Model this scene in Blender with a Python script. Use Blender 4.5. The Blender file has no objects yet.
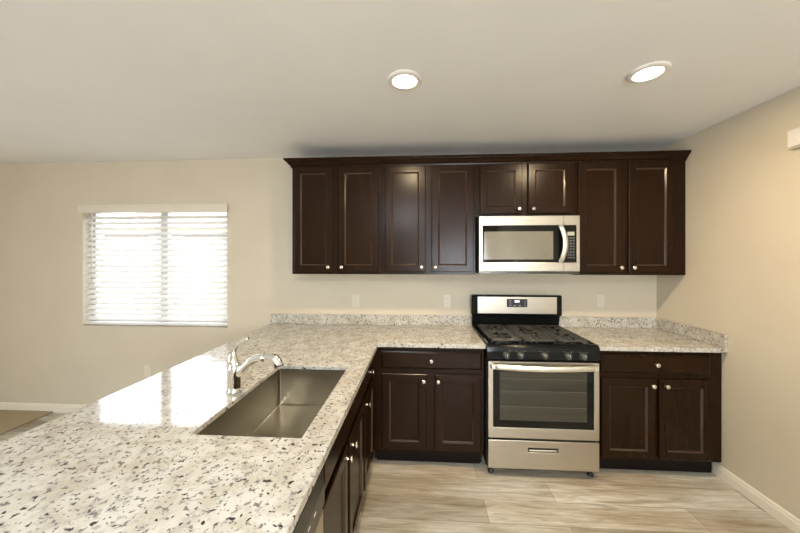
import bpy, bmesh, math, random
from mathutils import Vector, Matrix
random.seed(7)
S = bpy.context.scene
C = S.collection
PI = math.pi

# ------------------------------------------------------------------ camera
F_PX = 315.6
cam = bpy.data.objects.new('camera', bpy.data.cameras.new('camera'))
C.objects.link(cam)
cam.location = (-0.8592, -2.9323, 1.5295)
cam.rotation_euler = (PI / 2, 0, 0.0602)
cam.data.sensor_width = 36.0
cam.data.lens = F_PX * 36.0 / 800.0
cam.data.shift_y = -8.04 / 800.0
cam.data.clip_start = 0.02
S.camera = cam

# ------------------------------------------------------------------ world, lights, exposure
S.view_settings.view_transform = 'Standard'
S.view_settings.look = 'None'
S.view_settings.gamma = 1.0
S.view_settings.use_curve_mapping = False
S.view_settings.exposure = 0.65
S.cycles.use_denoising = True
S.cycles.max_bounces = 14
S.cycles.glossy_bounces = 10
S.cycles.diffuse_bounces = 6
S.cycles.sample_clamp_indirect = 6.0
S.cycles.caustics_reflective = False
S.cycles.caustics_refractive = False

W = bpy.data.worlds.new('sky')
S.world = W
W.use_nodes = True
wn = W.node_tree.nodes
wl = W.node_tree.links
bgn = wn['Background']
tc = wn.new('ShaderNodeTexCoord')
sx = wn.new('ShaderNodeSeparateXYZ')
rp = wn.new('ShaderNodeValToRGB')
wl.new(tc.outputs['Generated'], sx.inputs[0])
wl.new(sx.outputs['Z'], rp.inputs[0])
rp.color_ramp.elements[0].position = 0.0
rp.color_ramp.elements[0].color = (0.93, 0.95, 1.0, 1)
rp.color_ramp.elements[1].position = 0.7
rp.color_ramp.elements[1].color = (0.78, 0.88, 1.0, 1)
wl.new(rp.outputs[0], bgn.inputs['Color'])
bgn.inputs['Strength'].default_value = 5.2


def area(name, loc, rot, sx_, sy_, power, color, shape='RECTANGLE', portal=False, spread=PI):
    l = bpy.data.lights.new(name, 'AREA')
    l.shape = shape
    l.size = sx_
    l.size_y = sy_
    l.energy = power
    l.color = color
    l.spread = spread
    if portal:
        l.cycles.is_portal = True
    o = bpy.data.objects.new(name, l)
    C.objects.link(o)
    o.location = loc
    o.rotation_euler = rot
    return o


# daylight comes in at the back window and at a patio door added to the unseen left wall
area('window_portal', (-3.44, 0.16, 1.43), (-PI / 2, 0, 0), 1.5, 1.15, 1, (1, 1, 1), portal=True)
area('added_door_portal', (-6.52, -4.2, 1.08), (PI / 2, 0, -PI / 2), 2.4, 2.1, 1, (1, 1, 1), portal=True)
LAMP_POWER = 12.0
PATIO_FILL_POWER = 8.0
REAR_FILL_POWER = 115.0
LAMP_COLOR = (1.0, 0.76, 0.46)
area('added_patio_fill', (-7.15, -4.2, 1.0), (PI / 2 + 0.40, 0, -PI / 2), 2.6, 2.2, PATIO_FILL_POWER, (0.86, 0.93, 1.0))  # added fill light outside the unseen patio door
area('added_rear_fill', (0.3, -7.15, 1.3), (PI / 2 + 0.62, 0, 0), 1.3, 1.1, REAR_FILL_POWER, (0.86, 0.93, 1.0))  # added fill light beyond the unseen rear window, tilted up at the ceiling
FLASH_FILL_POWER = 44.0  # strength of the added stand-in for bounced flash
FLASH_FILL_COLOR = (0.83, 0.92, 1.0)

# ------------------------------------------------------------------ materials


def mat(name, col, rough=0.5, metal=0.0, col2=None, nscale=30.0, stretch=(1, 1, 1), bump=0.0, bscale=None,
        ramp=(0.35, 0.65), emit=None, estr=0.0, spec=None, coat=0.0, detail=4.0, coat_rough=0.1):
    m = bpy.data.materials.new(name)
    m.use_nodes = True
    n = m.node_tree.nodes
    l = m.node_tree.links
    b = n['Principled BSDF']
    t = n.new('ShaderNodeTexCoord')
    mp = n.new('ShaderNodeMapping')
    mp.inputs['Scale'].default_value = stretch
    l.new(t.outputs['Object'], mp.inputs[0])
    nz = n.new('ShaderNodeTexNoise')
    nz.inputs['Scale'].default_value = nscale
    nz.inputs['Detail'].default_value = detail
    l.new(mp.outputs[0], nz.inputs['Vector'])
    r = n.new('ShaderNodeValToRGB')
    r.color_ramp.elements[0].position = ramp[0]
    r.color_ramp.elements[1].position = ramp[1]
    c2 = col2 or tuple(min(1, c * 1.04) for c in col)
    r.color_ramp.elements[0].color = (*col, 1)
    r.color_ramp.elements[1].color = (*c2, 1)
    l.new(nz.outputs['Fac'], r.inputs[0])
    l.new(r.outputs[0], b.inputs['Base Color'])
    b.inputs['Roughness'].default_value = rough
    b.inputs['Metallic'].default_value = metal
    if spec is not None:
        b.inputs['Specular IOR Level'].default_value = spec
    if coat:
        b.inputs['Coat Weight'].default_value = coat
        b.inputs['Coat Roughness'].default_value = coat_rough
    if bump:
        nb = nz
        if bscale:
            nb = n.new('ShaderNodeTexNoise')
            nb.inputs['Scale'].default_value = bscale
            nb.inputs['Detail'].default_value = 3
            l.new(mp.outputs[0], nb.inputs['Vector'])
        bp = n.new('ShaderNodeBump')
        bp.inputs['Strength'].default_value = bump
        bp.inputs['Distance'].default_value = 0.002
        l.new(nb.outputs['Fac'], bp.inputs['Height'])
        l.new(bp.outputs[0], b.inputs['Normal'])
    if emit:
        b.inputs['Emission Color'].default_value = (*emit, 1)
        b.inputs['Emission Strength'].default_value = estr
    return m


M = {}
M['wall'] = mat('wall_paint', (0.605, 0.542, 0.425), 0.65, col2=(0.625, 0.562, 0.445), nscale=3, bump=0.12, bscale=90)
M['ceiling'] = mat('ceiling_paint', (0.855, 0.86, 0.85), 0.8, col2=(0.875, 0.88, 0.87), nscale=3, bump=0.15, bscale=70)
M['trim'] = mat('trim_paint', (0.78, 0.73, 0.63), 0.4)
M['wood'] = mat('espresso_wood', (0.0115, 0.0043, 0.0011), 0.25, col2=(0.0195, 0.0072, 0.0017), nscale=5, stretch=(5, 5, 0.6),
                ramp=(0.2, 0.8), spec=0.20)
M['bead_glint'] = mat('espresso_bead_glint', (0.034, 0.0145, 0.0065), 0.16, col2=(0.036, 0.016, 0.0075), nscale=5, spec=0.75)  # edge highlights put into the colour: lighter and glossier than the door wood
M['wood_side'] = mat('espresso_panel', (0.009, 0.0042, 0.002), 0.34, col2=(0.02, 0.010, 0.005), spec=0.32, nscale=5, stretch=(5, 5, 0.6), ramp=(0.2, 0.8))
M['toe'] = mat('toe_kick_board', (0.007, 0.004, 0.0025), 0.55, col2=(0.009, 0.005, 0.003), nscale=8, spec=0.15)
M['cab_under'] = mat('cabinet_underside', (0.62, 0.50, 0.33), 0.5, col2=(0.66, 0.54, 0.36), nscale=6, stretch=(1, 8, 1))
M['nickel'] = mat('brushed_nickel', (0.78, 0.73, 0.66), 0.22, 1.0, nscale=200)
M['chrome'] = mat('chrome', (0.86, 0.86, 0.86), 0.06, 1.0, nscale=50)
M['steel'] = mat('stainless_steel', (0.52, 0.48, 0.41), 0.30, 1.0, col2=(0.58, 0.54, 0.465), nscale=40, stretch=(0.25, 6, 30), bump=0.03)
M['steel_light'] = mat('polished_steel', (0.80, 0.77, 0.71), 0.38, 1.0, nscale=40, stretch=(0.3, 6, 30))
M['sink_steel'] = mat('sink_steel', (0.43, 0.395, 0.325), 0.25, 1.0, col2=(0.47, 0.43, 0.355), nscale=30, stretch=(10, 0.3, 10))
M['black'] = mat('black_enamel', (0.006, 0.0065, 0.0065), 0.10, nscale=30, col2=(0.007, 0.0075, 0.0075), spec=0.2)
M['black_matte'] = mat('black_plastic', (0.014, 0.014, 0.014), 0.4, nscale=60)
M['iron'] = mat('cast_iron', (0.042, 0.041, 0.035), 0.42, 0.2, col2=(0.052, 0.050, 0.043), nscale=60)
M['burner'] = mat('burner_aluminium', (0.45, 0.43, 0.39), 0.45, 0.9, nscale=90)
M['glass_black'] = mat('black_glass', (0.006, 0.006, 0.005), 0.05, nscale=20, spec=0.25)
M['oven_window'] = mat('oven_window_glass', (0.030, 0.028, 0.019), 0.06, nscale=3, col2=(0.046, 0.043, 0.030), stretch=(0.3, 1, 12), spec=0.6)
M['mw_window'] = mat('microwave_window_mesh', (0.14, 0.13, 0.10), 0.10, nscale=4, col2=(0.16, 0.15, 0.115), spec=0.9)
M['rack'] = mat('oven_rack_wire', (0.11, 0.10, 0.08), 0.4, nscale=50)
M['grey_mark'] = mat('grey_print', (0.30, 0.30, 0.29), 0.4, nscale=50)
M['white_mark'] = mat('white_print', (0.75, 0.75, 0.73), 0.4, nscale=50)
M['button'] = mat('button_grey', (0.10, 0.11, 0.12), 0.4, nscale=80)
M['lcd'] = mat('lcd_window', (0.35, 0.38, 0.30), 0.2, nscale=50)
M['clock'] = mat('lit_clock_digits', (0.5, 0.5, 0.7), 0.4, emit=(0.72, 0.72, 1.0), estr=1.6)
M['knob_black'] = mat('range_knob', (0.10, 0.10, 0.095), 0.28, 0.5, nscale=60)
M['dark_steel'] = mat('dark_console', (0.10, 0.098, 0.088), 0.25, 0.8, nscale=60)
M['plastic'] = mat('white_plastic', (0.74, 0.71, 0.65), 0.35, nscale=40)
M['plate'] = mat('outlet_plastic', (0.68, 0.62, 0.52), 0.35, nscale=40)
M['slot'] = mat('outlet_slot', (0.42, 0.39, 0.34), 0.5, nscale=40)
M['vinyl'] = mat('window_vinyl', (0.55, 0.53, 0.49), 0.4, nscale=40)
M['lens'] = mat('lamp_lens', (0.9, 0.88, 0.82), 0.5, emit=(1.0, 0.93, 0.80), estr=9.0)
M['flash_lens'] = mat('added_flash_lens', (0.9, 0.88, 0.82), 0.5, emit=(0.90, 0.96, 1.0), estr=24.0)  # glowing face of the added flash stand-in
M['carpet'] = mat('beige_carpet', (0.34, 0.27, 0.17), 0.95, col2=(0.44, 0.355, 0.23), nscale=180, bump=0.9, bscale=260)
M['stucco'] = mat('pale_stucco', (0.40, 0.38, 0.35), 0.9, nscale=40)
M['tile'] = mat('clay_tile_roof', (0.30, 0.25, 0.21), 0.8, col2=(0.36, 0.3, 0.25), nscale=8)
M['fascia'] = mat('tan_fascia', (0.34, 0.24, 0.14), 0.7, nscale=20)
M['block'] = mat('block_wall', (0.30, 0.27, 0.23), 0.9, nscale=14)
M['gravel'] = mat('yard_gravel', (0.33, 0.29, 0.25), 0.95, col2=(0.42, 0.38, 0.33), nscale=60)


def blind_mat():
    m = bpy.data.materials.new('blind_slat_white')
    m.use_nodes = True
    n = m.node_tree.nodes
    l = m.node_tree.links
    b = n['Principled BSDF']
    nz = n.new('ShaderNodeTexNoise')
    nz.inputs['Scale'].default_value = 20
    r = n.new('ShaderNodeValToRGB')
    r.color_ramp.elements[0].color = (0.84, 0.83, 0.80, 1)
    r.color_ramp.elements[1].color = (0.88, 0.87, 0.85, 1)
    l.new(nz.outputs['Fac'], r.inputs[0])
    l.new(r.outputs[0], b.inputs['Base Color'])
    b.inputs['Roughness'].default_value = 0.4
    tr = n.new('ShaderNodeBsdfTranslucent')
    tr.inputs['Color'].default_value = (0.9, 0.88, 0.85, 1)
    mx = n.new('ShaderNodeMixShader')
    mx.inputs[0].default_value = 0.30
    l.new(b.outputs[0], mx.inputs[1])
    l.new(tr.outputs[0], mx.inputs[2])
    l.new(mx.outputs[0], n['Material Output'].inputs['Surface'])
    return m


M['slat'] = blind_mat()


def glass_mat():
    m = bpy.data.materials.new('window_glass')
    m.use_nodes = True
    n = m.node_tree.nodes
    l = m.node_tree.links
    n.remove(n['Principled BSDF'])
    tr = n.new('ShaderNodeBsdfTransparent')
    gl = n.new('ShaderNodeBsdfGlossy')
    gl.inputs['Roughness'].default_value = 0.02
    lw = n.new('ShaderNodeLayerWeight')
    lw.inputs['Blend'].default_value = 0.5
    pw = n.new('ShaderNodeMath')
    pw.operation = 'POWER'
    pw.inputs[1].default_value = 4.0
    l.new(lw.outputs['Facing'], pw.inputs[0])
    sc = n.new('ShaderNodeMath')
    sc.operation = 'MULTIPLY_ADD'
    sc.inputs[1].default_value = 0.5
    sc.inputs[2].default_value = 0.04
    l.new(pw.outputs[0], sc.inputs[0])
    mx = n.new('ShaderNodeMixShader')
    l.new(sc.outputs[0], mx.inputs[0])
    l.new(tr.outputs[0], mx.inputs[1])
    l.new(gl.outputs[0], mx.inputs[2])
    l.new(mx.outputs[0], n['Material Output'].inputs['Surface'])
    return m


M['glass'] = glass_mat()


def granite():
    m = bpy.data.materials.new('speckled_granite')
    m.use_nodes = True
    n = m.node_tree.nodes
    l = m.node_tree.links
    b = n['Principled BSDF']
    t = n.new('ShaderNodeTexCoord')

    def noise(scale, detail=2.0, rough=0.5, dist=0.0, off=0.0):
        mp = n.new('ShaderNodeMapping')
        mp.inputs['Location'].default_value = (off, off * 1.7, off * 0.3)
        l.new(t.outputs['Object'], mp.inputs[0])
        z = n.new('ShaderNodeTexNoise')
        z.inputs['Scale'].default_value = scale
        z.inputs['Detail'].default_value = detail
        z.inputs['Roughness'].default_value = rough
        z.inputs['Distortion'].default_value = dist
        l.new(mp.outputs[0], z.inputs['Vector'])
        return z.outputs['Fac']

    def ramp(src, p0, p1):
        r = n.new('ShaderNodeValToRGB')
        r.color_ramp.elements[0].position = p0
        r.color_ramp.elements[1].position = p1
        r.color_ramp.elements[0].color = (0, 0, 0, 1)
        r.color_ramp.elements[1].color = (1, 1, 1, 1)
        l.new(src, r.inputs[0])
        return r.outputs[0]

    def mix(fac, a, c):
        x = n.new('ShaderNodeMix')
        x.data_type = 'RGBA'
        l.new(fac, x.inputs['Factor'])
        if isinstance(a, tuple):
            x.inputs['A'].default_value = (*a, 1)
        else:
            l.new(a, x.inputs['A'])
        x.inputs['B'].default_value = (*c, 1)
        return x.outputs['Result']

    base = mix(ramp(noise(11, 4, 0.65, 0.4), 0.42, 0.60), (0.57, 0.557, 0.515), (0.45, 0.42, 0.355))
    base = mix(ramp(noise(48, 3, 0.6, 0.2, 3.1), 0.55, 0.65), base, (0.37, 0.355, 0.335))
    base = mix(ramp(noise(76, 2, 0.5, 0.1, 9.7), 0.60, 0.645), base, (0.19, 0.17, 0.165))
    base = mix(ramp(noise(62, 2, 0.5, 0.3, 5.3), 0.65, 0.68), base, (0.04, 0.028, 0.026))
    base = mix(ramp(noise(30, 1, 0.5, 0.3, 17.3), 0.745, 0.765), base, (0.05, 0.022, 0.018))
    l.new(base, b.inputs['Base Color'])
    b.inputs['Roughness'].default_value = 0.07
    b.inputs['Specular IOR Level'].default_value = 0.6
    return m


M['granite'] = granite()


def plank_floor():
    m = bpy.data.materials.new('oak_vinyl_planks')
    m.use_nodes = True
    n = m.node_tree.nodes
    l = m.node_tree.links
    b = n['Principled BSDF']
    t = n.new('ShaderNodeTexCoord')
    br = n.new('ShaderNodeTexBrick')
    br.inputs['Scale'].default_value = 1.0
    br.inputs['Brick Width'].default_value = 1.22
    br.inputs['Row Height'].default_value = 0.18
    br.inputs['Mortar Size'].default_value = 0.0012
    br.inputs['Mortar Smooth'].default_value = 0.2
    br.offset = 0.37
    br.inputs['Color1'].default_value = (0.40, 0.375, 0.32, 1)
    br.inputs['Color2'].default_value = (0.64, 0.63, 0.58, 1)
    br.inputs['Mortar'].default_value = (0.22, 0.16, 0.10, 1)
    l.new(t.outputs['Object'], br.inputs['Vector'])
    mp = n.new('ShaderNodeMapping')
    mp.inputs['Scale'].default_value = (1.6, 16, 1)
    l.new(t.outputs['Object'], mp.inputs[0])
    nz = n.new('ShaderNodeTexNoise')
    nz.inputs['Scale'].default_value = 2.2
    nz.inputs['Detail'].default_value = 7
    nz.inputs['Roughness'].default_value = 0.62
    nz.inputs['Distortion'].default_value = 0.9
    l.new(mp.outputs[0], nz.inputs['Vector'])
    r = n.new('ShaderNodeValToRGB')
    r.color_ramp.elements[0].position = 0.30
    r.color_ramp.elements[0].color = (0.60, 0.53, 0.43, 1)
    r.color_ramp.elements[1].position = 0.68
    r.color_ramp.elements[1].color = (1.16, 1.15, 1.14, 1)
    l.new(nz.outputs['Fac'], r.inputs[0])
    mx = n.new('ShaderNodeMix')
    mx.data_type = 'RGBA'
    mx.blend_type = 'MULTIPLY'
    mx.inputs['Factor'].default_value = 1.0
    l.new(br.outputs['Color'], mx.inputs['A'])
    l.new(r.outputs[0], mx.inputs['B'])
    mp2 = n.new('ShaderNodeMapping')
    mp2.inputs['Scale'].default_value = (0.7, 3.2, 1)
    mp2.inputs['Location'].default_value = (0.35, 0.9, 0)
    l.new(t.outputs['Object'], mp2.inputs[0])
    nz2 = n.new('ShaderNodeTexNoise')
    nz2.inputs['Scale'].default_value = 1.3
    nz2.inputs['Detail'].default_value = 5
    nz2.inputs['Distortion'].default_value = 0.6
    l.new(mp2.outputs[0], nz2.inputs['Vector'])
    r2 = n.new('ShaderNodeValToRGB')
    r2.color_ramp.elements[0].position = 0.40
    r2.color_ramp.elements[0].color = (0.70, 0.60, 0.48, 1)
    r2.color_ramp.elements[1].position = 0.58
    r2.color_ramp.elements[1].color = (1.04, 1.06, 1.08, 1)
    l.new(nz2.outputs['Fac'], r2.inputs[0])
    mx2 = n.new('ShaderNodeMix')
    mx2.data_type = 'RGBA'
    mx2.blend_type = 'MULTIPLY'
    mx2.inputs['Factor'].default_value = 0.75
    l.new(mx.outputs['Result'], mx2.inputs['A'])
    l.new(r2.outputs[0], mx2.inputs['B'])
    l.new(mx2.outputs['Result'], b.inputs['Base Color'])
    b.inputs['Roughness'].default_value = 0.38
    return m


M['floor'] = plank_floor()

# ------------------------------------------------------------------ mesh helpers


class MB:
    def __init__(self):
        self.bm = bmesh.new()

    def merge(self, o):
        me = bpy.data.meshes.new('t')
        o.to_mesh(me)
        o.free()
        self.bm.from_mesh(me)
        bpy.data.meshes.remove(me)

    def box(self, x0, x1, y0, y1, z0, z1, bev=0.0, seg=2, mtx=None):
        b = bmesh.new()
        bmesh.ops.create_cube(b, size=1)
        for v in b.verts:
            v.co = Vector(((x0 + x1) / 2 + v.co.x * (x1 - x0), (y0 + y1) / 2 + v.co.y * (y1 - y0), (z0 + z1) / 2 + v.co.z * (z1 - z0)))
        if bev:
            bmesh.ops.bevel(b, geom=b.edges[:], offset=bev, segments=seg, affect='EDGES', profile=0.5)
        if mtx:
            b.transform(mtx)
        self.merge(b)
        return self

    def rings(self, x0, x1, z0, z1, prof, yback=None):
        """nested rectangles facing -y; prof = [(inset, y)...]; last ring is filled."""
        b = bmesh.new()
        loops = []
        if yback is not None:
            prof = [(0, yback)] + list(prof)
        for ins, y in prof:
            loops.append([b.verts.new(p) for p in ((x0 + ins, y, z0 + ins), (x1 - ins, y, z0 + ins), (x1 - ins, y, z1 - ins), (x0 + ins, y, z1 - ins))])
        for a, c in zip(loops, loops[1:]):
            for k in range(4):
                b.faces.new((a[k], a[(k + 1) % 4], c[(k + 1) % 4], c[k]))
        b.faces.new(loops[-1])
        b.faces.new(loops[0][::-1])
        bmesh.ops.recalc_face_normals(b, faces=b.faces[:])
        self.merge(b)
        return self

    def lathe(self, prof, seg=24, mtx=None, cap=True):
        """prof = [(r, z)...] about z"""
        b = bmesh.new()
        loops = []
        for r, z in prof:
            loops.append([b.verts.new((r * math.cos(2 * PI * k / seg), r * math.sin(2 * PI * k / seg), z)) for k in range(seg)])
        for a, c in zip(loops, loops[1:]):
            for k in range(seg):
                b.faces.new((a[k], a[(k + 1) % seg], c[(k + 1) % seg], c[k]))
        if cap:
            b.faces.new(loops[0][::-1])
            b.faces.new(loops[-1])
        bmesh.ops.recalc_face_normals(b, faces=b.faces[:])
        if mtx:
            b.transform(mtx)
        for f in b.faces:
            f.smooth = len(f.verts) == 4
        self.merge(b)
        return self

    def tube(self, pts, rads, seg=12, flat=1.0):
        """smooth tube through pts with radius per point (flat scales the binormal)"""
        b = bmesh.new()
        P = [Vector(p) for p in pts]
        if isinstance(rads, (int, float)):
            rads = [rads] * len(P)
        loops = []
        up = Vector((0, 1, 0))
        for i, p in enumerate(P):
            d = (P[min(i + 1, len(P) - 1)] - P[max(i - 1, 0)]).normalized()
            if abs(d.dot(up)) > 0.95:
                up = Vector((1, 0, 0))
            s = d.cross(up).normalized()
            w = s.cross(d).normalized()
            loops.append([b.verts.new(p + s * rads[i] * math.cos(2 * PI * k / seg) + w * rads[i] * flat * math.sin(2 * PI * k / seg)) for k in range(seg)])
        for a, c in zip(loops, loops[1:]):
            for k in range(seg):
                b.faces.new((a[k], a[(k + 1) % seg], c[(k + 1) % seg], c[k]))
        b.faces.new(loops[0][::-1])
        b.faces.new(loops[-1])
        bmesh.ops.recalc_face_normals(b, faces=b.faces[:])
        for f in b.faces:
            f.smooth = len(f.verts) == 4
        self.merge(b)
        return self

    def prism(self, poly, axis, a0, a1):
        """extrude a 2-D polygon along an axis ('x': poly=(y,z); 'y': poly=(x,z); 'z': poly=(x,y))"""
        b = bmesh.new()

        def P(p, a):
            return {'x': (a, p[0], p[1]), 'y': (p[0], a, p[1]), 'z': (p[0], p[1], a)}[axis]
        A = [b.verts.new(P(p, a0)) for p in poly]
        B = [b.verts.new(P(p, a1)) for p in poly]
        k = len(poly)
        for i in range(k):
            b.faces.new((A[i], A[(i + 1) % k], B[(i + 1) % k], B[i]))
        b.faces.new(A[::-1])
        b.faces.new(B)
        bmesh.ops.recalc_face_normals(b, faces=b.faces[:])
        self.merge(b)
        return self

    def slab(self, us, vs, keep, axis, a0, a1, bev=0.0):
        """cells of a grid kept by keep(u,v), extruded from a0 to a1 along axis"""
        b = bmesh.new()

        def P(u, v, a):
            return {'x': (a, u, v), 'y': (u, a, v), 'z': (u, v, a)}[axis]
        V = {}

        def gv(i, j, s):
            if (i, j, s) not in V:
                V[(i, j, s)] = b.verts.new(P(us[i], vs[j], (a0, a1)[s]))
            return V[(i, j, s)]
        K = lambda i, j: 0 <= i < len(us) - 1 and 0 <= j < len(vs) - 1 and keep((us[i] + us[i + 1]) / 2, (vs[j] + vs[j + 1]) / 2)
        for i in range(len(us) - 1):
            for j in range(len(vs) - 1):
                if not K(i, j):
                    continue
                for s in (0, 1):
                    b.faces.new((gv(i, j, s), gv(i + 1, j, s), gv(i + 1, j + 1, s), gv(i, j + 1, s)))
                for (di, dj, e) in ((-1, 0, ((i, j), (i, j + 1))), (1, 0, ((i + 1, j), (i + 1, j + 1))), (0, -1, ((i, j), (i + 1, j))), (0, 1, ((i, j + 1), (i + 1, j + 1)))):
                    if not K(i + di, j + dj):
                        (p, q) = e
                        b.faces.new((gv(*p, 0), gv(*q, 0), gv(*q, 1), gv(*p, 1)))
        bmesh.ops.recalc_face_normals(b, faces=b.faces[:])
        if bev:
            ed = [e for e in b.edges if len(e.link_faces) == 2 and e.calc_face_angle(0) > 0.5]
            bmesh.ops.bevel(b, geom=ed, offset=bev, segments=2, affect='EDGES', profile=0.5)
        self.merge(b)
        return self

    def build(self, name, m, parent=None, smooth=False):
        me = bpy.data.meshes.new(name)
        self.bm.to_mesh(me)
        self.bm.free()
        me.materials.append(m)
        if smooth:
            for p in me.polygons:
                p.use_smooth = True
        o = bpy.data.objects.new(name, me)
        C.objects.link(o)
        if parent:
            o.parent = parent
        return o


def tag(o, label, cat, group=None):
    o['label'] = label
    o['category'] = cat
    if group:
        o['group'] = group
    return o


def thing(name, label, cat, loc=(0, 0, 0), rz=0.0, group=None):
    o = bpy.data.objects.new(name, None)
    C.objects.link(o)
    o.location = loc
    o.rotation_euler = (0, 0, rz)
    o.empty_display_size = 0.1
    return tag(o, label, cat, group)


def struct(o):
    o['kind'] = 'structure'
    return o


def text_mesh(name, body, size, m, parent, loc, rot=(PI / 2, 0, 0), ext=0.0004):
    cu = bpy.data.curves.new(name, 'FONT')
    cu.body = body
    cu.size = size
    cu.align_x = 'CENTER'
    cu.align_y = 'CENTER'
    cu.extrude = ext
    tmp = bpy.data.objects.new(name + '_tmp', cu)
    C.objects.link(tmp)
    dg = bpy.context.evaluated_depsgraph_get()
    me = bpy.data.meshes.new_from_object(tmp.evaluated_get(dg))
    bpy.data.objects.remove(tmp)
    me.materials.clear()
    me.materials.append(m)
    o = bpy.data.objects.new(name, me)
    C.objects.link(o)
    o.location = loc
    o.rotation_euler = rot
    o.parent = parent
    return o


# ------------------------------------------------------------------ room shell
H = 2.484          # ceiling
XR = 1.246         # right wall
XL = -6.4          # left wall
YR = -6.6          # rear wall
struct(MB().box(XL - 0.15, XR + 0.15, YR - 0.2, 0.2, -0.12, 0.0).build('floor', M['floor']))
struct(MB().box(XL - 0.15, XR + 0.15, YR - 0.2, 0.2, H, H + 0.12).build('ceiling', M['ceiling']))
WX0, WX1, WZ0, WZ1 = -4.185, -2.70, 0.865, 2.045
struct(MB().slab([XL - 0.15, WX0, WX1, XR + 0.15], [0, WZ0, WZ1, H], lambda u, v: not (WX0 < u < WX1 and WZ0 < v < WZ1), 'y', 0.0, 0.15).build('wall_back', M['wall']))
struct(MB().box(XR, XR + 0.15, YR, 0.0, 0, H).build('wall_right', M['wall']))
PD0, PD1, PDZ = -5.4, -3.0, 2.13
struct(MB().slab([YR, PD0, PD1, 0.0], [0, PDZ, H], lambda u, v: not (PD0 < u < PD1 and v < PDZ), 'x', XL - 0.15, XL).build('wall_left', M['wall']))
RX0, RX1, RZ0, RZ1 = -0.4, 1.0, 0.9, 2.13
struct(MB().slab([XL - 0.15, RX0, RX1, XR + 0.15], [0, RZ0, RZ1, H], lambda u, v: not (RX0 < u < RX1 and RZ0 < v < RZ1), 'y', YR - 0.15, YR).build('wall_rear', M['wall']))
rw = MB().slab([RX0, RX0 + 0.05, 0.27, 0.33, RX1 - 0.05, RX1], [RZ0, RZ0 + 0.05, RZ1 - 0.05, RZ1],
               lambda u, v: not ((RX0 + 0.05 < u < 0.27 or 0.33 < u < RX1 - 0.05) and RZ0 + 0.05 < v < RZ1 - 0.05), 'y', YR - 0.11, YR - 0.05)
rwo = struct(rw.build('added_rear_window', M['vinyl']))  # unseen window, added so fill light enters from behind the camera
MB().box(RX0 + 0.05, 0.27, YR - 0.083, YR - 0.079, RZ0 + 0.05, RZ1 - 0.05).build('glass_pane', M['glass'], rwo)
MB().box(0.33, RX1 - 0.05, YR - 0.083, YR - 0.079, RZ0 + 0.05, RZ1 - 0.05).build('glass_pane', M['glass'], rwo)
pd = MB()
for a, b_ in ((PD0, PD0 + 0.06), (-4.24, -4.16), (PD1 - 0.06, PD1)):
    pd.box(XL - 0.11, XL - 0.05, a, b_, 0.0, PDZ)
pd.box(XL - 0.11, XL - 0.05, PD0, PD1, PDZ - 0.06, PDZ).box(XL - 0.11, XL - 0.05, PD0, PD1, 0.0, 0.05)
pdo = struct(pd.build('added_patio_door', M['trim']))  # unseen door, added as a way in for side light
MB().box(XL - 0.084, XL - 0.078, PD0 + 0.06, PD1 - 0.06, 0.05, PDZ - 0.06).build('glass_pane', M['glass'], pdo)
# half wall carrying the bar side of the peninsula
struct(MB().slab([-1.93, -1.83, -1.22], [-2.60, -2.555, -0.002], lambda u, v: u < -1.83 or v < -2.555, 'z', 0.001, 0.883).build('wall_peninsula', M['wall']))


def baseboard(name, axis, a0, a1, wall, sgn):
    prof = [(0, 0.001), (0.014, 0.001), (0.014, 0.058), (0.010, 0.064), (0.010, 0.074), (0.004, 0.083), (0, 0.083)]
    poly = [(wall + sgn * p, z) for p, z in prof]
    return struct(MB().prism(poly, axis, a0, a1).build(name, M['trim']))


baseboard('baseboard_right', 'y', YR, -0.545, XR, -1)
baseboard('baseboard_back', 'x', XL, -1.95, 0.0, -1)
baseboard('baseboard_left', 'y', -2.99, -0.015, XL, 1)
cp = MB().box(XL + 0.015, -4.48, YR + 0.02, -0.016, 0.001, 0.016, bev=0.005).build('carpet', M['carpet'])
struct(cp)

# window and what lies outside
w = MB()
FY0, FY1 = 0.075, 0.125
w.slab([WX0 + 0.002, WX0 + 0.055, -3.435, -3.365, WX1 - 0.055, WX1 - 0.002], [WZ0 + 0.002, WZ0 + 0.05, WZ1 - 0.05, WZ1 - 0.002],
       lambda u, v: not ((WX0 + 0.055 < u < -3.435 or -3.365 < u < WX1 - 0.055) and WZ0 + 0.05 < v < WZ1 - 0.05), 'y', FY0, FY1)
wo = struct(w.build('window_1', M['vinyl']))
MB().box(WX0 + 0.055, -3.435, 0.097, 0.101, WZ0 + 0.05, WZ1 - 0.05).build('glass_pane', M['glass'], wo)
MB().box(-3.365, WX1 - 0.055, 0.107, 0.111, WZ0 + 0.05, WZ1 - 0.05).build('glass_pane', M['glass'], wo)
gr = MB().box(-22, 9, 0.21, 24, -0.3, -0.05).build('yard_ground', M['gravel'])
struct(gr)
tag(MB().box(-16, 6, 5.2, 5.4, -0.05, 1.62).build('garden_wall', M['block']), 'pale block garden wall seen through the blinds', 'wall')
hs = thing('neighbor_house', 'pale house with low gabled roof beyond the garden wall', 'house', (-7.5, 9, -0.05))
MB().box(-6, 6.5, 0, 6, 0, 2.7).build('wall', M['stucco'], hs)
MB().prism([(-6.5, 2.7), (7.0, 2.7), (0.3, 4.6)], 'y', -0.4, 6.4).build('roof', M['tile'], hs)
MB().box(-6.5, 0.6, -0.44, -0.4, 2.52, 2.7).build('fascia', M['fascia'], hs)

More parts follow.
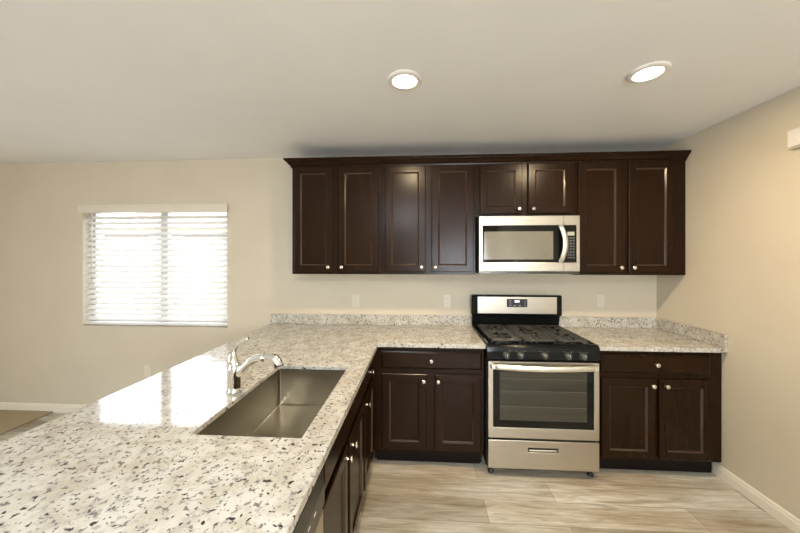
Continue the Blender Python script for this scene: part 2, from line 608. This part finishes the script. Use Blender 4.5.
# blinds
bl = thing('window_blind', 'white horizontal slatted blind closed halfway over the window', 'blind', (0, 0, 0))
NS = 20
BX0, BX1 = WX0 + 0.008, WX1 - 0.008
top, bot = 1.955, 0.905
pitch = (top - bot) / NS
for k in range(NS):
    zc = bot + pitch * (k + 0.6)
    mt = Matrix.Translation((0, 0.036, zc)) @ Matrix.Rotation(math.radians(40), 4, 'X')
    MB().box(BX0, BX1, -0.0245, 0.0245, -0.0014, 0.0014, mtx=mt).build('slat', M['slat'], bl)
MB().box(BX0, BX1, 0.012, 0.060, bot - 0.030, bot - 0.006, bev=0.004).build('bottom_rail', M['slat'], bl)
MB().box(BX0 - 0.004, BX1 + 0.004, 0.014, 0.066, 1.985, 2.04).build('head_rail', M['plastic'], bl)
MB().box(WX0 - 0.03, WX1 + 0.010, -0.022, -0.004, 1.975, 2.056, bev=0.004).build('valance', M['plate'], bl)
for x in (BX0 + 0.13, -3.39, BX1 - 0.14):
    for y in (0.008, 0.063):
        MB().box(x - 0.0015, x + 0.0015, y, y + 0.0015, bot - 0.01, 1.985).build('ladder_cord', M['plastic'], bl)
MB().tube([(BX0 + 0.085, 0.002, 1.975), (BX0 + 0.087, 0.001, 1.6), (BX0 + 0.088, 0.001, 1.22)], 0.004, seg=8).build('tilt_wand', M['plastic'], bl)

# ------------------------------------------------------------------ ceiling lights


def downlight(x, y, label):
    t = thing('recessed_ceiling_light', label, 'ceiling light', (x, y, H), 0, 'recessed lights in the kitchen ceiling')
    MB().lathe([(0.093, 0.0), (0.092, -0.006), (0.086, -0.011), (0.070, -0.014), (0.066, -0.012), (0.064, -0.008), (0.064, -0.001)], 40, cap=False).build('trim_ring', M['plastic'], t)
    MB().lathe([(0.064, -0.004), (0.064, -0.009), (0.040, -0.0105), (0.001, -0.011)], 40).build('lens', M['lens'], t)
    area('lamp', (x, y, H - 0.02), (0, 0, 0), 0.12, 0.12, LAMP_POWER, LAMP_COLOR, 'DISK')
    return t


downlight(-0.936, -1.247, 'round white recessed ceiling light nearer the middle of the kitchen')
downlight(0.311, -1.243, 'round white recessed ceiling light nearer the right wall')
# added fixture standing in for bounced flash behind the camera (lights the kitchen from behind, seen only in reflections)
t = thing('added_flash_fixture', 'added round ceiling fixture standing in for bounced flash behind the camera', 'ceiling light', (-1.1, -3.95, H))
MB().lathe([(0.26, 0), (0.26, -0.03), (0.25, -0.04), (0.245, -0.03)], 40, cap=False).build('trim_ring', M['plastic'], t)
MB().lathe([(0.245, -0.015), (0.24, -0.045), (0.18, -0.065), (0.08, -0.075), (0.001, -0.077)], 40).build('diffuser', M['flash_lens'], t)
area('added_flash_lamp', (-1.1, -3.95, H - 0.09), (0, 0, 0), 0.40, 0.40, FLASH_FILL_POWER, FLASH_FILL_COLOR, 'DISK')

# ------------------------------------------------------------------ cabinets


def knob(parent, x, z, y=-0.022):
    mt = Matrix.Translation((x, y, z)) @ Matrix.Rotation(PI / 2, 4, 'X')
    return MB().lathe([(0.0085, 0.0), (0.0085, 0.002), (0.0055, 0.005), (0.005, 0.014), (0.009, 0.018), (0.0148, 0.020), (0.0155, 0.0235), (0.013, 0.0268), (0.006, 0.0282), (0.0008, 0.0284)], 20, mtx=mt).build('knob', M['nickel'], parent)


DOOR_T = 0.0215


def door(parent, x0, x1, z0, z1, kn=None, name='door', stile=0.055):
    p = [(0, -DOOR_T + 0.004), (0.004, -DOOR_T), (stile - 0.002, -DOOR_T), (stile + 0.0080, -DOOR_T + 0.0085), (stile + 0.0105, -DOOR_T + 0.0095)]
    d = MB().rings(x0, x1, z0, z1, p, yback=-0.0012).build(name, M['wood'], parent)
    d.data.materials.append(M['bead_glint'])  # painted highlight along the inner panel edges
    for f in d.data.polygons:
        if f.normal.y < -0.2 and 0.15 < max(abs(f.normal.x), abs(f.normal.z)) and abs(f.center.y + DOOR_T - 0.00425) < 0.002 and f.area < 0.02:
            f.material_index = 1
    if kn:
        knob(d, kn[0], kn[1])
    return d


def drawer(parent, x0, x1, z0, z1, kn=True, name='drawer'):
    p = [(0, -DOOR_T + 0.010), (0.003, -DOOR_T + 0.007), (0.010, -DOOR_T + 0.004), (0.014, -DOOR_T)]
    d = MB().rings(x0, x1, z0, z1, p, yback=-0.0012).build(name, M['wood'], parent)
    if kn:
        knob(d, (x0 + x1) / 2, (z0 + z1) / 2)
    return d


def cabinet(name, label, loc, rz, w_, z0, z1, depth, doors, drawers=(), toe=False, group=None, top=True, cat='cabinet', stiles=None, mid=None, rail=None, false_front=None):
    """local: x 0..w, face frame at y 0..0.019, carcass behind, doors in front (-y)."""
    t = thing(name, label, cat, loc, rz, group)
    g = 0.0008
    c = MB()
    c.box(g, 0.016, 0.0195, depth, z0, z1).box(w_ - 0.016, w_ - g, 0.0195, depth, z0, z1)
    c.box(0.0165, w_ - 0.0165, 0.0195, depth, z0 + 0.012, z0 + 0.028).box(0.0165, w_ - 0.0165, depth - 0.008, depth, z0 + 0.028, z1)
    if top:
        c.box(0.0165, w_ - 0.0165, 0.0195, depth - 0.0085, z1 - 0.016, z1)
    if toe:
        c.box(g, 0.016, 0.075, depth, 0.001, z0).box(w_ - 0.016, w_ - g, 0.075, depth, 0.001, z0)
    c.build('carcass', M['wood_side'], t)
    f = MB()
    sl, sr = stiles or (0.04, 0.04)
    f.box(g, sl, 0, 0.019, z0, z1).box(w_ - sr, w_ - g, 0, 0.019, z0, z1)
    f.box(sl, w_ - sr, 0, 0.019, z0, z0 + 0.038).box(sl, w_ - sr, 0, 0.019, z1 - 0.038, z1)
    if rail:
        f.box(sl, w_ - sr, 0, 0.019, rail - 0.02, rail + 0.02)
    if mid:
        f.box(mid - 0.035, mid + 0.035, 0, 0.019, z0 + 0.038, (rail - 0.02) if rail else z1 - 0.038)
    f.build('face_frame', M['wood'], t)
    for d in doors:
        door(t, *d)
    for d in drawers:
        drawer(t, *d)
    if false_front:
        drawer(t, *false_front, kn=False, name='false_drawer_front')
    if toe:
        MB().box(0.017, w_ - 0.017, 0.058, 0.074, 0.001, z0 - 0.001).build('toe_kick', M['toe'], t)
    return t


UY = -0.3055        # face plane of the wall cabinets
UZ0, UZ1 = 1.397, 2.315
GU = 'dark wall cabinets above the counter'


def upper(label, x0, x1, z0, ds, **k):
    dd = []
    for (a, b_, zz0, kx, kz) in ds:
        dd.append((a - x0, b_ - x0, zz0, 2.297, (kx - x0, kz)))
    mid = (ds[0][1] + ds[1][0]) / 2 - x0
    return cabinet('wall_cabinet', label, (x0, UY, 0), 0, x1 - x0, z0, UZ1, -UY - 0.001, dd, mid=mid, **k)


upper('dark brown two-door wall cabinet nearest the window, at the left end of the row', -1.936, -1.168, UZ0,
      [(-1.913, -1.577, 1.419, -1.616, 1.457), (-1.535, -1.195, 1.419, -1.502, 1.457)], group=GU)
upper('dark brown two-door wall cabinet just left of the microwave, above two outlets', -1.167, -0.397, UZ0,
      [(-1.141, -0.806, 1.419, -0.838, 1.457), (-0.755, -0.415, 1.419, -0.726, 1.457)], group=GU)
upper('short dark brown two-door wall cabinet directly above the microwave', -0.396, 0.394, 1.868,
      [(-0.364, -0.027, 1.892, -0.054, 1.928), (0.022, 0.363, 1.892, 0.058, 1.928)], group=GU)
upper('dark brown two-door wall cabinet right of the microwave, against the right wall', 0.395, 1.2445, UZ0,
      [(0.416, 0.757, 1.419, 0.735, 1.457), (0.803, 1.140, 1.419, 0.832, 1.457)], group=GU, stiles=(0.04, 0.12))
# crown moulding with a return to the wall at its left end
cr = MB()
prof = [(0.0, 2.3155), (0.0, 2.300), (0.008, 2.300), (0.010, 2.312), (0.020, 2.320), (0.034, 2.338), (0.045, 2.346), (0.047, 2.352), (0.054, 2.355), (0.054, 2.368), (0.0, 2.368)]
prof = [(o + 0.001, z) for o, z in prof]
b = bmesh.new()
cols = []
for (px, py, dx, dy) in ((-1.936, -0.002, -1, 0), (-1.936, UY, -1, -1), (XR - 0.002, UY, 0, -1)):
    cols.append([b.verts.new((px + dx * o, py + dy * o, z)) for o, z in prof])
for A, B in zip(cols, cols[1:]):
    for k in range(len(prof)):
        k2 = (k + 1) % len(prof)
        b.faces.new((A[k], A[k2], B[k2], B[k]))
b.faces.new(cols[0])
b.faces.new(cols[-1][::-1])
bmesh.ops.recalc_face_normals(b, faces=b.faces[:])
cr.merge(b)
tag(cr.build('crown_moulding', M['wood']), 'dark brown crown moulding running along the top of the wall cabinets', 'moulding')

# base cabinets
BY = -0.609
BZ0, BZ1 = 0.112, 0.8835
GB = 'dark base cabinets under the granite'
x0 = -1.198
cabinet('base_cabinet', 'dark brown base cabinet with one drawer and two doors, left of the range', (x0, BY, 0), 0, 0.808, BZ0, BZ1, 0.606,
        [(-1.130 - x0, -0.803 - x0, 0.137, 0.686, (-0.826 - x0, 0.640)), (-0.746 - x0, -0.412 - x0, 0.137, 0.686, (-0.722 - x0, 0.640))],
        [(-1.138 - x0, -0.405 - x0, 0.722, 0.853)], toe=True, group=GB, stiles=(0.09, 0.035), mid=-0.775 - x0, rail=0.704)
x0 = 0.394
cabinet('base_cabinet', 'dark brown base cabinet with one drawer and two doors, right of the range', (x0, BY, 0), 0, 0.8455, BZ0, BZ1, 0.606,
        [(0.424 - x0, 0.786 - x0, 0.128, 0.686, (0.762 - x0, 0.643)), (0.814 - x0, 1.153 - x0, 0.128, 0.686, (0.853 - x0, 0.643))],
        [(0.424 - x0, 1.153 - x0, 0.722, 0.858)], toe=True, group=GB, stiles=(0.04, 0.092), mid=0.800 - x0, rail=0.704)
PX = -1.2015        # face plane of the peninsula cabinets
y0 = -1.088
cabinet('base_cabinet', 'dark brown single-door base cabinet in the inner corner beside the sink cabinet', (PX, y0, 0), PI / 2, 1.086, BZ0, BZ1, 0.612,
        [(-1.062 - y0, -0.705 - y0, 0.137, 0.686, (-1.025 - y0, 0.640))], [(-1.062 - y0, -0.705 - y0, 0.722, 0.853)], toe=True, group=GB, stiles=(0.04, 0.395 + 0.2), rail=0.704)
y0 = -1.910
cabinet('sink_base_cabinet', 'dark brown two-door base cabinet under the sink', (PX, y0, 0), PI / 2, 0.821, BZ0, BZ1, 0.612,
        [(-1.885 - y0, -1.520 - y0, 0.137, 0.686, (-1.548 - y0, 0.640)), (-1.475 - y0, -1.115 - y0, 0.137, 0.686, (-1.440 - y0, 0.640))],
        toe=True, group=GB, top=False, mid=-1.4975 - y0, rail=0.704, false_front=(-1.885 - y0, -1.115 - y0, 0.722, 0.853))

# dishwasher at the near end of the peninsula
dw = thing('dishwasher', 'stainless dishwasher with dark control strip beside the sink cabinet', 'dishwasher', (PX, -2.535, 0), PI / 2)
DW = 0.612
MB().box(0.004, DW - 0.004, 0.0, 0.58, 0.10, 0.865).build('tub', M['black_matte'], dw)
MB().box(0.004, DW - 0.004, -0.035, -0.001, 0.115, 0.722, bev=0.006).build('door', M['steel'], dw)
MB().prism([(-0.001, 0.730), (-0.030, 0.730), (-0.037, 0.738), (-0.038, 0.800), (-0.030, 0.845), (-0.018, 0.862), (-0.001, 0.862)], 'x', 0.004, DW - 0.004).build('control_panel', M['dark_steel'], dw)
for k in range(9):
    xx = DW - 0.10 - k * 0.05
    MB().box(xx - 0.008, xx + 0.008, -0.0385, -0.0375, 0.777, 0.781).build('button', M['white_mark'], dw)
MB().box(0.01, DW - 0.01, 0.05, 0.06, 0.002, 0.099).build('toe_panel', M['black_matte'], dw)

# ------------------------------------------------------------------ countertops
CX0, CX1, CXE, CYF = -2.256, -0.3835, -1.1555, -0.648
SX0, SX1, SY0, SY1 = -1.661, -1.262, -1.872, -1.163
ZT0, ZT1 = 0.884, 0.914


def ck(u, v):
    if v < CYF and u > CXE:
        return False
    return not (SX0 < u < SX1 and SY0 < v < SY1)


ct = MB().slab([CX0, SX0, SX1, CXE, CX1], [-2.62, SY0, SY1, CYF, -0.001], ck, 'z', ZT0, ZT1, bev=0.003).build('countertop', M['granite'])
tag(ct, 'speckled white granite worktop, L-shaped, running along the peninsula with the sink', 'countertop')
ct2 = MB().box(0.3845, XR - 0.001, CYF, -0.001, ZT0, ZT1, bev=0.003).build('countertop', M['granite'])
tag(ct2, 'short speckled granite worktop right of the range', 'countertop')
BT = 1.007
tag(MB().box(CX0 - 0.008, CX1, -0.0205, -0.0008, ZT1 + 0.0004, BT, bev=0.0025).build('backsplash', M['granite']), 'long low granite upstand along the back wall left of the range', 'backsplash', 'granite upstands')
tag(MB().box(0.3845, XR - 0.022, -0.0205, -0.0008, ZT1 + 0.0004, BT, bev=0.0025).build('backsplash', M['granite']), 'short low granite upstand along the back wall right of the range', 'backsplash', 'granite upstands')
tag(MB().box(XR - 0.021, XR - 0.001, CYF, -0.0008, ZT1 + 0.0004, BT, bev=0.0025).build('backsplash', M['granite']), 'low granite upstand along the right wall', 'backsplash', 'granite upstands')

# ------------------------------------------------------------------ sink and faucet
sk = thing('kitchen_sink', 'rectangular stainless undermount sink with one deep bowl in the peninsula worktop', 'sink', (0, 0, 0))
b = bmesh.new()
ZB = 0.690


def rect(x0_, x1_, y0_, y1_, z, r, seg=5):
    pts = []
    for (cx_, cy_, a0) in ((x1_ - r, y1_ - r, 0), (x0_ + r, y1_ - r, PI / 2), (x0_ + r, y0_ + r, PI), (x1_ - r, y0_ + r, 1.5 * PI)):
        for k in range(seg + 1):
            a = a0 + PI / 2 * k / seg
            pts.append(b.verts.new((cx_ + r * math.cos(a), cy_ + r * math.sin(a), z)))
    return pts


e = -0.0016
ZR = 0.896
L = [rect(SX0 - e, SX1 + e, SY0 - e, SY1 + e, ZR, 0.012),
     rect(SX0 - e, SX1 + e, SY0 - e, SY1 + e, ZB + 0.007, 0.012), rect(SX0 + 0.003, SX1 - 0.003, SY0 + 0.003, SY1 - 0.003, ZB + 0.002, 0.012),
     rect(SX0 + 0.007, SX1 - 0.007, SY0 + 0.007, SY1 - 0.007, ZB, 0.012)]
for A, B in zip(L, L[1:]):
    for k in range(len(A)):
        k2 = (k + 1) % len(A)
        b.faces.new((A[k], A[k2], B[k2], B[k]))
b.faces.new(L[-1])
bmesh.ops.recalc_face_normals(b, faces=b.faces[:])
m_ = MB()
m_.merge(b)
bowl = m_.build('bowl', M['sink_steel'], sk)
md = bowl.modifiers.new('thickness', 'SOLIDIFY')
md.thickness = 0.0008
md.offset = 1
MB().lathe([(0.045, ZB + 0.0005), (0.044, ZB + 0.003), (0.034, ZB + 0.002), (0.030, ZB + 0.0012), (0.001, ZB + 0.001)], 28, mtx=Matrix.Translation((-1.45, -1.54, 0))).build('drain', M['chrome'], sk)

fa = thing('faucet', 'chrome single-lever pull-out faucet beside the sink', 'faucet', (-1.715, -1.516, ZT1))
MB().lathe([(0.034, 0.0003), (0.034, 0.004), (0.030, 0.008), (0.028, 0.02), (0.0275, 0.07), (0.0275, 0.100), (0.026, 0.120), (0.021, 0.134), (0.012, 0.141), (0.001, 0.143)], 28).build('body', M['chrome'], fa)


def bez(P, n):
    out = []
    for i in range(n + 1):
        t_ = i / n
        a, b_, c, d = [Vector(p) for p in P]
        out.append(a * (1 - t_) ** 3 + b_ * 3 * t_ * (1 - t_) ** 2 + c * 3 * t_ * t_ * (1 - t_) + d * t_ ** 3)
    return out


MB().tube(bez([(-0.008, 0, 0.058), (0.050, 0, 0.115), (0.085, 0, 0.163), (0.145, 0, 0.158)], 14), [0.0205 - 0.0030 * math.sin(PI * i / 14) for i in range(15)], 16).build('spout', M['chrome'], fa)
MB().tube(bez([(0.140, 0, 0.1585), (0.175, 0, 0.162), (0.205, 0, 0.150), (0.214, 0, 0.118)], 10), [0.0175, 0.0195, 0.021, 0.022, 0.0235, 0.024, 0.0245, 0.0245, 0.024, 0.023, 0.021], 18).build('spray_head', M['chrome'], fa)
MB().tube(bez([(0.000, 0, 0.118), (-0.026, 0, 0.175), (0.010, 0, 0.225), (0.068, 0, 0.247)], 14),
          [0.0255, 0.0255, 0.025, 0.023, 0.020, 0.0165, 0.013, 0.011, 0.0095, 0.0085, 0.0078, 0.0072, 0.0068, 0.0066, 0.006], 16, flat=0.9).build('lever_handle', M['chrome'], fa)

# ------------------------------------------------------------------ gas range
ra = thing('gas_range', 'freestanding stainless gas range with black cooktop between the base cabinets', 'range', (0, 0, 0))
RW = 0.3785
FY = -0.690
MB().box(-RW, RW, -0.632, -0.022, 0.045, 0.895).build('body', M['black_matte'], ra)
# cooktop tray with raised rim
ck_ = MB()
ck_.box(-RW - 0.003, RW + 0.003, FY + 0.03, -0.05, 0.9155, 0.922, bev=0.002)
ck_.box(-RW - 0.003, -RW + 0.014, FY + 0.03, -0.05, 0.920, 0.930, bev=0.003).box(RW - 0.014, RW + 0.003, FY + 0.03, -0.05, 0.920, 0.930, bev=0.003)
ck_.box(-RW, RW, FY + 0.03, FY + 0.045, 0.920, 0.929, bev=0.003)
ck_.box(-RW, RW, FY + 0.06, -0.05, 0.8955, 0.9155)
ck_.build('cooktop', M['black'], ra)
# burners
for (x, y, r) in ((-0.235, -0.50, 0.048), (-0.235, -0.235, 0.036), (0.0, -0.365, 0.050), (0.235, -0.50, 0.042), (0.235, -0.235, 0.036)):
    bu = MB().lathe([(r + 0.012, 0.9222), (r + 0.010, 0.927), (r, 0.930), (r, 0.934)], 28, mtx=Matrix.Translation((x, y, 0))).build('burner', M['burner'], ra)
    MB().lathe([(r - 0.003, 0.9342), (r - 0.002, 0.940), (r - 0.008, 0.943), (0.001, 0.9435)], 28, mtx=Matrix.Translation((x, y, 0))).build('burner_cap', M['black_matte'], bu)
# grates
GT = 0.950


def grate(x0_, x1_, y0_, y1_, centres, split):
    g = MB()
    bw = 0.0085
    h = 0.013
    def bar(a, b_, c, d):
        g.box(a, b_, c, d, GT - h, GT, bev=0.002, seg=1)
    bar(x0_, x1_, y0_, y0_ + 2 * bw)
    bar(x0_, x1_, y1_ - 2 * bw, y1_)
    bar(x0_, x0_ + 2 * bw, y0_, y1_)
    bar(x1_ - 2 * bw, x1_, y0_, y1_)
    if split:
        ym = (y0_ + y1_) / 2
        bar(x0_, x1_, ym - bw, ym + bw)
    for (cx_, cy_, hx, hy) in centres:
        bar(x0_, cx_ - 0.028, cy_ - bw, cy_ + bw)
        bar(cx_ + 0.028, x1_, cy_ - bw, cy_ + bw)
        bar(cx_ - bw, cx_ + bw, cy_ - hy, cy_ - 0.028)
        bar(cx_ - bw, cx_ + bw, cy_ + 0.028, cy_ + hy)
        k = 1
        while 0.048 * k < hy - 0.012:
            for sg in (-1, 1):
                yy = cy_ + sg * 0.048 * k
                gap = 0.056 if k == 1 else 0.026
                bar(x0_, cx_ - gap, yy - bw, yy + bw)
                bar(cx_ + gap, x1_, yy - bw, yy + bw)
            k += 1
    for x in (x0_ + 0.012, x1_ - 0.012):
        for y in (y0_ + 0.012, (y0_ + y1_) / 2, y1_ - 0.012):
            g.box(x - 0.006, x + 0.006, y - 0.006, y + 0.006, 0.9225, GT - 0.010)
    g.build('grate', M['iron'], ra)


GY0, GY1 = -0.630, -0.115
grate(-0.347, -0.122, GY0, GY1, [(-0.235, -0.50, 0.112, 0.135), (-0.235, -0.235, 0.112, 0.132)], True)
grate(-0.119, 0.119, GY0, GY1, [(0.0, -0.37, 0.119, 0.265)], False)
grate(0.122, 0.347, GY0, GY1, [(0.235, -0.50, 0.112, 0.135), (0.235, -0.235, 0.112, 0.132)], True)
# control panel with five knobs
cpn = MB().prism([(-0.633, 0.818), (FY + 0.012, 0.818), (FY - 0.002, 0.826), (FY - 0.001, 0.880), (FY + 0.004, 0.908), (FY + 0.016, 0.922), (FY + 0.040, 0.927), (-0.633, 0.924)], 'x', -RW - 0.003, RW + 0.003).build('control_panel', M['black'], ra)
for x in (-0.253, -0.156, 0.006, 0.166, 0.267):
    mt = Matrix.Translation((x, FY - 0.0025, 0.857)) @ Matrix.Rotation(PI / 2, 4, 'X')
    kb = MB().lathe([(0.026, 0.0), (0.0255, 0.004), (0.0205, 0.008), (0.0195, 0.020), (0.018, 0.024), (0.001, 0.025)], 26, mtx=mt)
    kb.box(x - 0.005, x + 0.005, FY - 0.036, FY - 0.022, 0.857 - 0.019, 0.857 + 0.019, bev=0.0025)
    ko = kb.build('knob', M['knob_black'], ra)
    MB().box(x - 0.0012, x + 0.0012, FY - 0.0366, FY - 0.0358, 0.860, 0.874).build('pointer_mark', M['white_mark'], ko)
    for dx in (-0.026, 0.026):
        MB().box(x + dx - 0.006, x + dx + 0.006, FY - 0.0028, FY - 0.001, 0.884, 0.8855).build('panel_mark', M['grey_mark'], cpn)
# oven door
od = MB().slab([-0.376, -0.341, 0.341, 0.376], [0.276, 0.350, 0.762, 0.810], lambda u, v: not (-0.341 < u < 0.341 and 0.350 < v < 0.762), 'y', FY, -0.640, bev=0.003).build('oven_door', M['steel'], ra)
MB().box(-0.341, 0.341, FY + 0.002, -0.650, 0.350, 0.762, bev=0.002).build('glass', M['glass_black'], od)
MB().box(-0.296, 0.294, FY + 0.0008, FY + 0.0018, 0.402, 0.742).build('window', M['oven_window'], od)
for z in (0.495, 0.605, 0.690):
    MB().box(-0.29, 0.288, FY + 0.0002, FY + 0.0007, z, z + 0.0025).build('rack_wire', M['rack'], od)
hp = MB()
N = 16
pl = []
for i in range(N + 1):
    u = -1 + 2 * i / N
    pl.append((0.350 * u, FY - 0.018 - 0.038 * (1 - u * u), 0.780))
hp.tube(pl, [0.0205] * (N + 1), 16, flat=0.42)
hp.box(-0.358, -0.330, FY - 0.030, FY - 0.0002, 0.764, 0.796, bev=0.004).box(0.330, 0.358, FY - 0.030, FY - 0.0002, 0.764, 0.796, bev=0.004)
hp.build('handle', M['steel_light'], od)
text_mesh('maker_lettering', 'Whirlpool', 0.026, M['grey_mark'], od, (0.006, FY - 0.0005, 0.316))
# drawer
dr = MB().slab([-0.376, -0.102, 0.102, 0.376], [0.064, 0.183, 0.213, 0.262], lambda u, v: not (-0.102 < u < 0.102 and 0.183 < v < 0.213), 'y', FY, -0.640, bev=0.003).build('storage_drawer', M['steel'], ra)
MB().box(-0.102, 0.102, FY + 0.022, FY + 0.030, 0.183, 0.213).build('handle_recess', M['black_matte'], dr)
MB().box(-0.096, 0.096, FY + 0.002, FY + 0.014, 0.186, 0.200, bev=0.005).build('pull', M['steel'], dr)
for x in (-0.345, 0.345):
    for y in (-0.60, -0.08):
        MB().lathe([(0.020, 0.001), (0.020, 0.012), (0.010, 0.016), (0.010, 0.0445)], 18, mtx=Matrix.Translation((x, y - 0.03 if y < -0.3 else y, 0))).build('foot', M['black_matte'], ra)
# backguard
bg = MB()
bg.prism([(-0.030, 0.9225), (-0.048, 0.9225), (-0.066, 1.022), (-0.030, 1.022)], 'x', -RW - 0.003, RW + 0.003)
bg.box(-0.390, 0.394, -0.088, -0.024, 1.0225, 1.205, bev=0.012, seg=3)
bgo = bg.build('backguard', M['black'], ra)
MB().box(-0.338, 0.346, -0.0905, -0.0884, 1.042, 1.190, bev=0.0008).build('steel_fascia', M['steel'], bgo)
MB().box(-0.085, 0.093, -0.0925, -0.0907, 1.100, 1.172, bev=0.0006).build('display_panel', M['black_matte'], bgo)
for k, x in enumerate((-0.012, -0.002, 0.010, 0.020)):
    MB().box(x - 0.0036, x + 0.0036, -0.0931, -0.0926, 1.142, 1.160).build('clock_digit', M['clock'], bgo)
for (x, z, w2) in ((-0.055, 1.155, 0.010), (-0.055, 1.137, 0.007), (-0.055, 1.117, 0.010), (-0.018, 1.113, 0.011), (0.026, 1.113, 0.011), (0.074, 1.150, 0.006), (0.074, 1.131, 0.006), (0.074, 1.114, 0.006)):
    MB().box(x - w2, x + w2, -0.0931, -0.0926, z - 0.0035, z + 0.0035).build('button', M['grey_mark'], bgo)

# ------------------------------------------------------------------ microwave
mw = thing('microwave', 'stainless over-the-range microwave under the short cabinet', 'microwave', (0.002, 0, 0))
MX0, MX1, MF = -0.386, 0.386, -0.400
MB().box(MX0, MX1, -0.372, -0.003, 1.424, 1.864).build('body', M['black_matte'], mw)
MB().box(MX0, MX1, -0.392, -0.06, 1.408, 1.4235, bev=0.003).build('vent_base', M['dark_steel'], mw)
SP = 0.266
dm = MB().slab([MX0, -0.358, 0.2265, SP - 0.0012], [1.428, 1.498, 1.790, 1.8635], lambda u, v: not (-0.358 < u and 1.498 < v < 1.790), 'y', MF, -0.3725, bev=0.002).build('door', M['steel'], mw)
MB().box(-0.3575, SP - 0.0014, MF + 0.0015, -0.374, 1.4985, 1.7895, bev=0.001).build('glass', M['glass_black'], dm)
MB().box(-0.347, 0.185, MF + 0.0005, MF + 0.0014, 1.522, 1.742).build('window', M['mw_window'], dm)
pl = []
for i in range(13):
    u = -1 + i / 6
    pl.append((0.248 + 0.020 * (1 - u * u) - 0.010, MF - 0.010 - 0.036 * (1 - u * u), 1.644 + 0.140 * u))
MB().tube(pl, [0.019] * 13, 14, flat=0.55).box(0.224, 0.252, MF - 0.022, MF + 0.001, 1.500, 1.522, bev=0.004).box(0.224, 0.252, MF - 0.022, MF + 0.001, 1.766, 1.788, bev=0.004).build('handle', M['steel_light'], dm)
text_mesh('maker_lettering', 'Whirlpool', 0.021, M['grey_mark'], dm, (0.0, MF - 0.0005, 1.829))
cp_ = MB().slab([SP + 0.0012, 0.362, MX1], [1.428, 1.498, 1.790, 1.8635], lambda u, v: not (u < 0.362 and 1.498 < v < 1.790), 'y', MF, -0.3725, bev=0.002).build('control_panel', M['steel'], mw)
MB().box(SP + 0.0014, 0.3615, MF + 0.0015, -0.374, 1.4985, 1.7895, bev=0.001).build('keypad', M['glass_black'], cp_)
MB().box(0.292, 0.346, MF + 0.0004, MF + 0.0014, 1.708, 1.738).build('display', M['lcd'], cp_)
for r in range(8):
    for c in range(3):
        x = 0.300 + c * 0.020
        z = 1.690 - r * 0.022
        MB().box(x - 0.007, x + 0.007, MF + 0.0004, MF + 0.0014, z - 0.006, z + 0.006).build('button', M['button'], cp_)

# ------------------------------------------------------------------ small wall fittings


def outlet(x, z, label):
    t = thing('wall_outlet', label, 'outlet', (x, 0, z), 0, 'outlets on the back wall')
    MB().box(-0.035, 0.035, -0.006, -0.0006, -0.058, 0.058, bev=0.0025).build('cover_plate', M['plate'], t)
    for dz in (-0.020, 0.020):
        r_ = MB().box(-0.017, 0.017, -0.0072, -0.0062, dz - 0.014, dz + 0.014, bev=0.0004).build('receptacle', M['plate'], t)
        MB().box(-0.008, -0.0055, -0.0077, -0.0073, dz - 0.005, dz + 0.005).box(0.0055, 0.008, -0.0077, -0.0073, dz - 0.005, dz + 0.005).build('slots', M['slot'], r_)


outlet(-1.452, 1.132, 'white wall outlet above the upstand under the leftmost wall cabinet')
outlet(-0.603, 1.136, 'white wall outlet just left of the range')
outlet(0.760, 1.146, 'white wall outlet right of the range')
outlet(-3.505, 0.43, 'white wall outlet low on the wall below the window')
wb = thing('door_chime', 'small white plastic box high on the right wall', 'chime box', (XR, -1.17, 2.197))
MB().box(-0.042, -0.001, -0.14, 0.14, -0.048, 0.048, bev=0.006).build('cover', M['plastic'], wb)
MB().box(-0.030, -0.001, -0.15, 0.15, -0.054, -0.0485).build('base', M['plate'], wb)
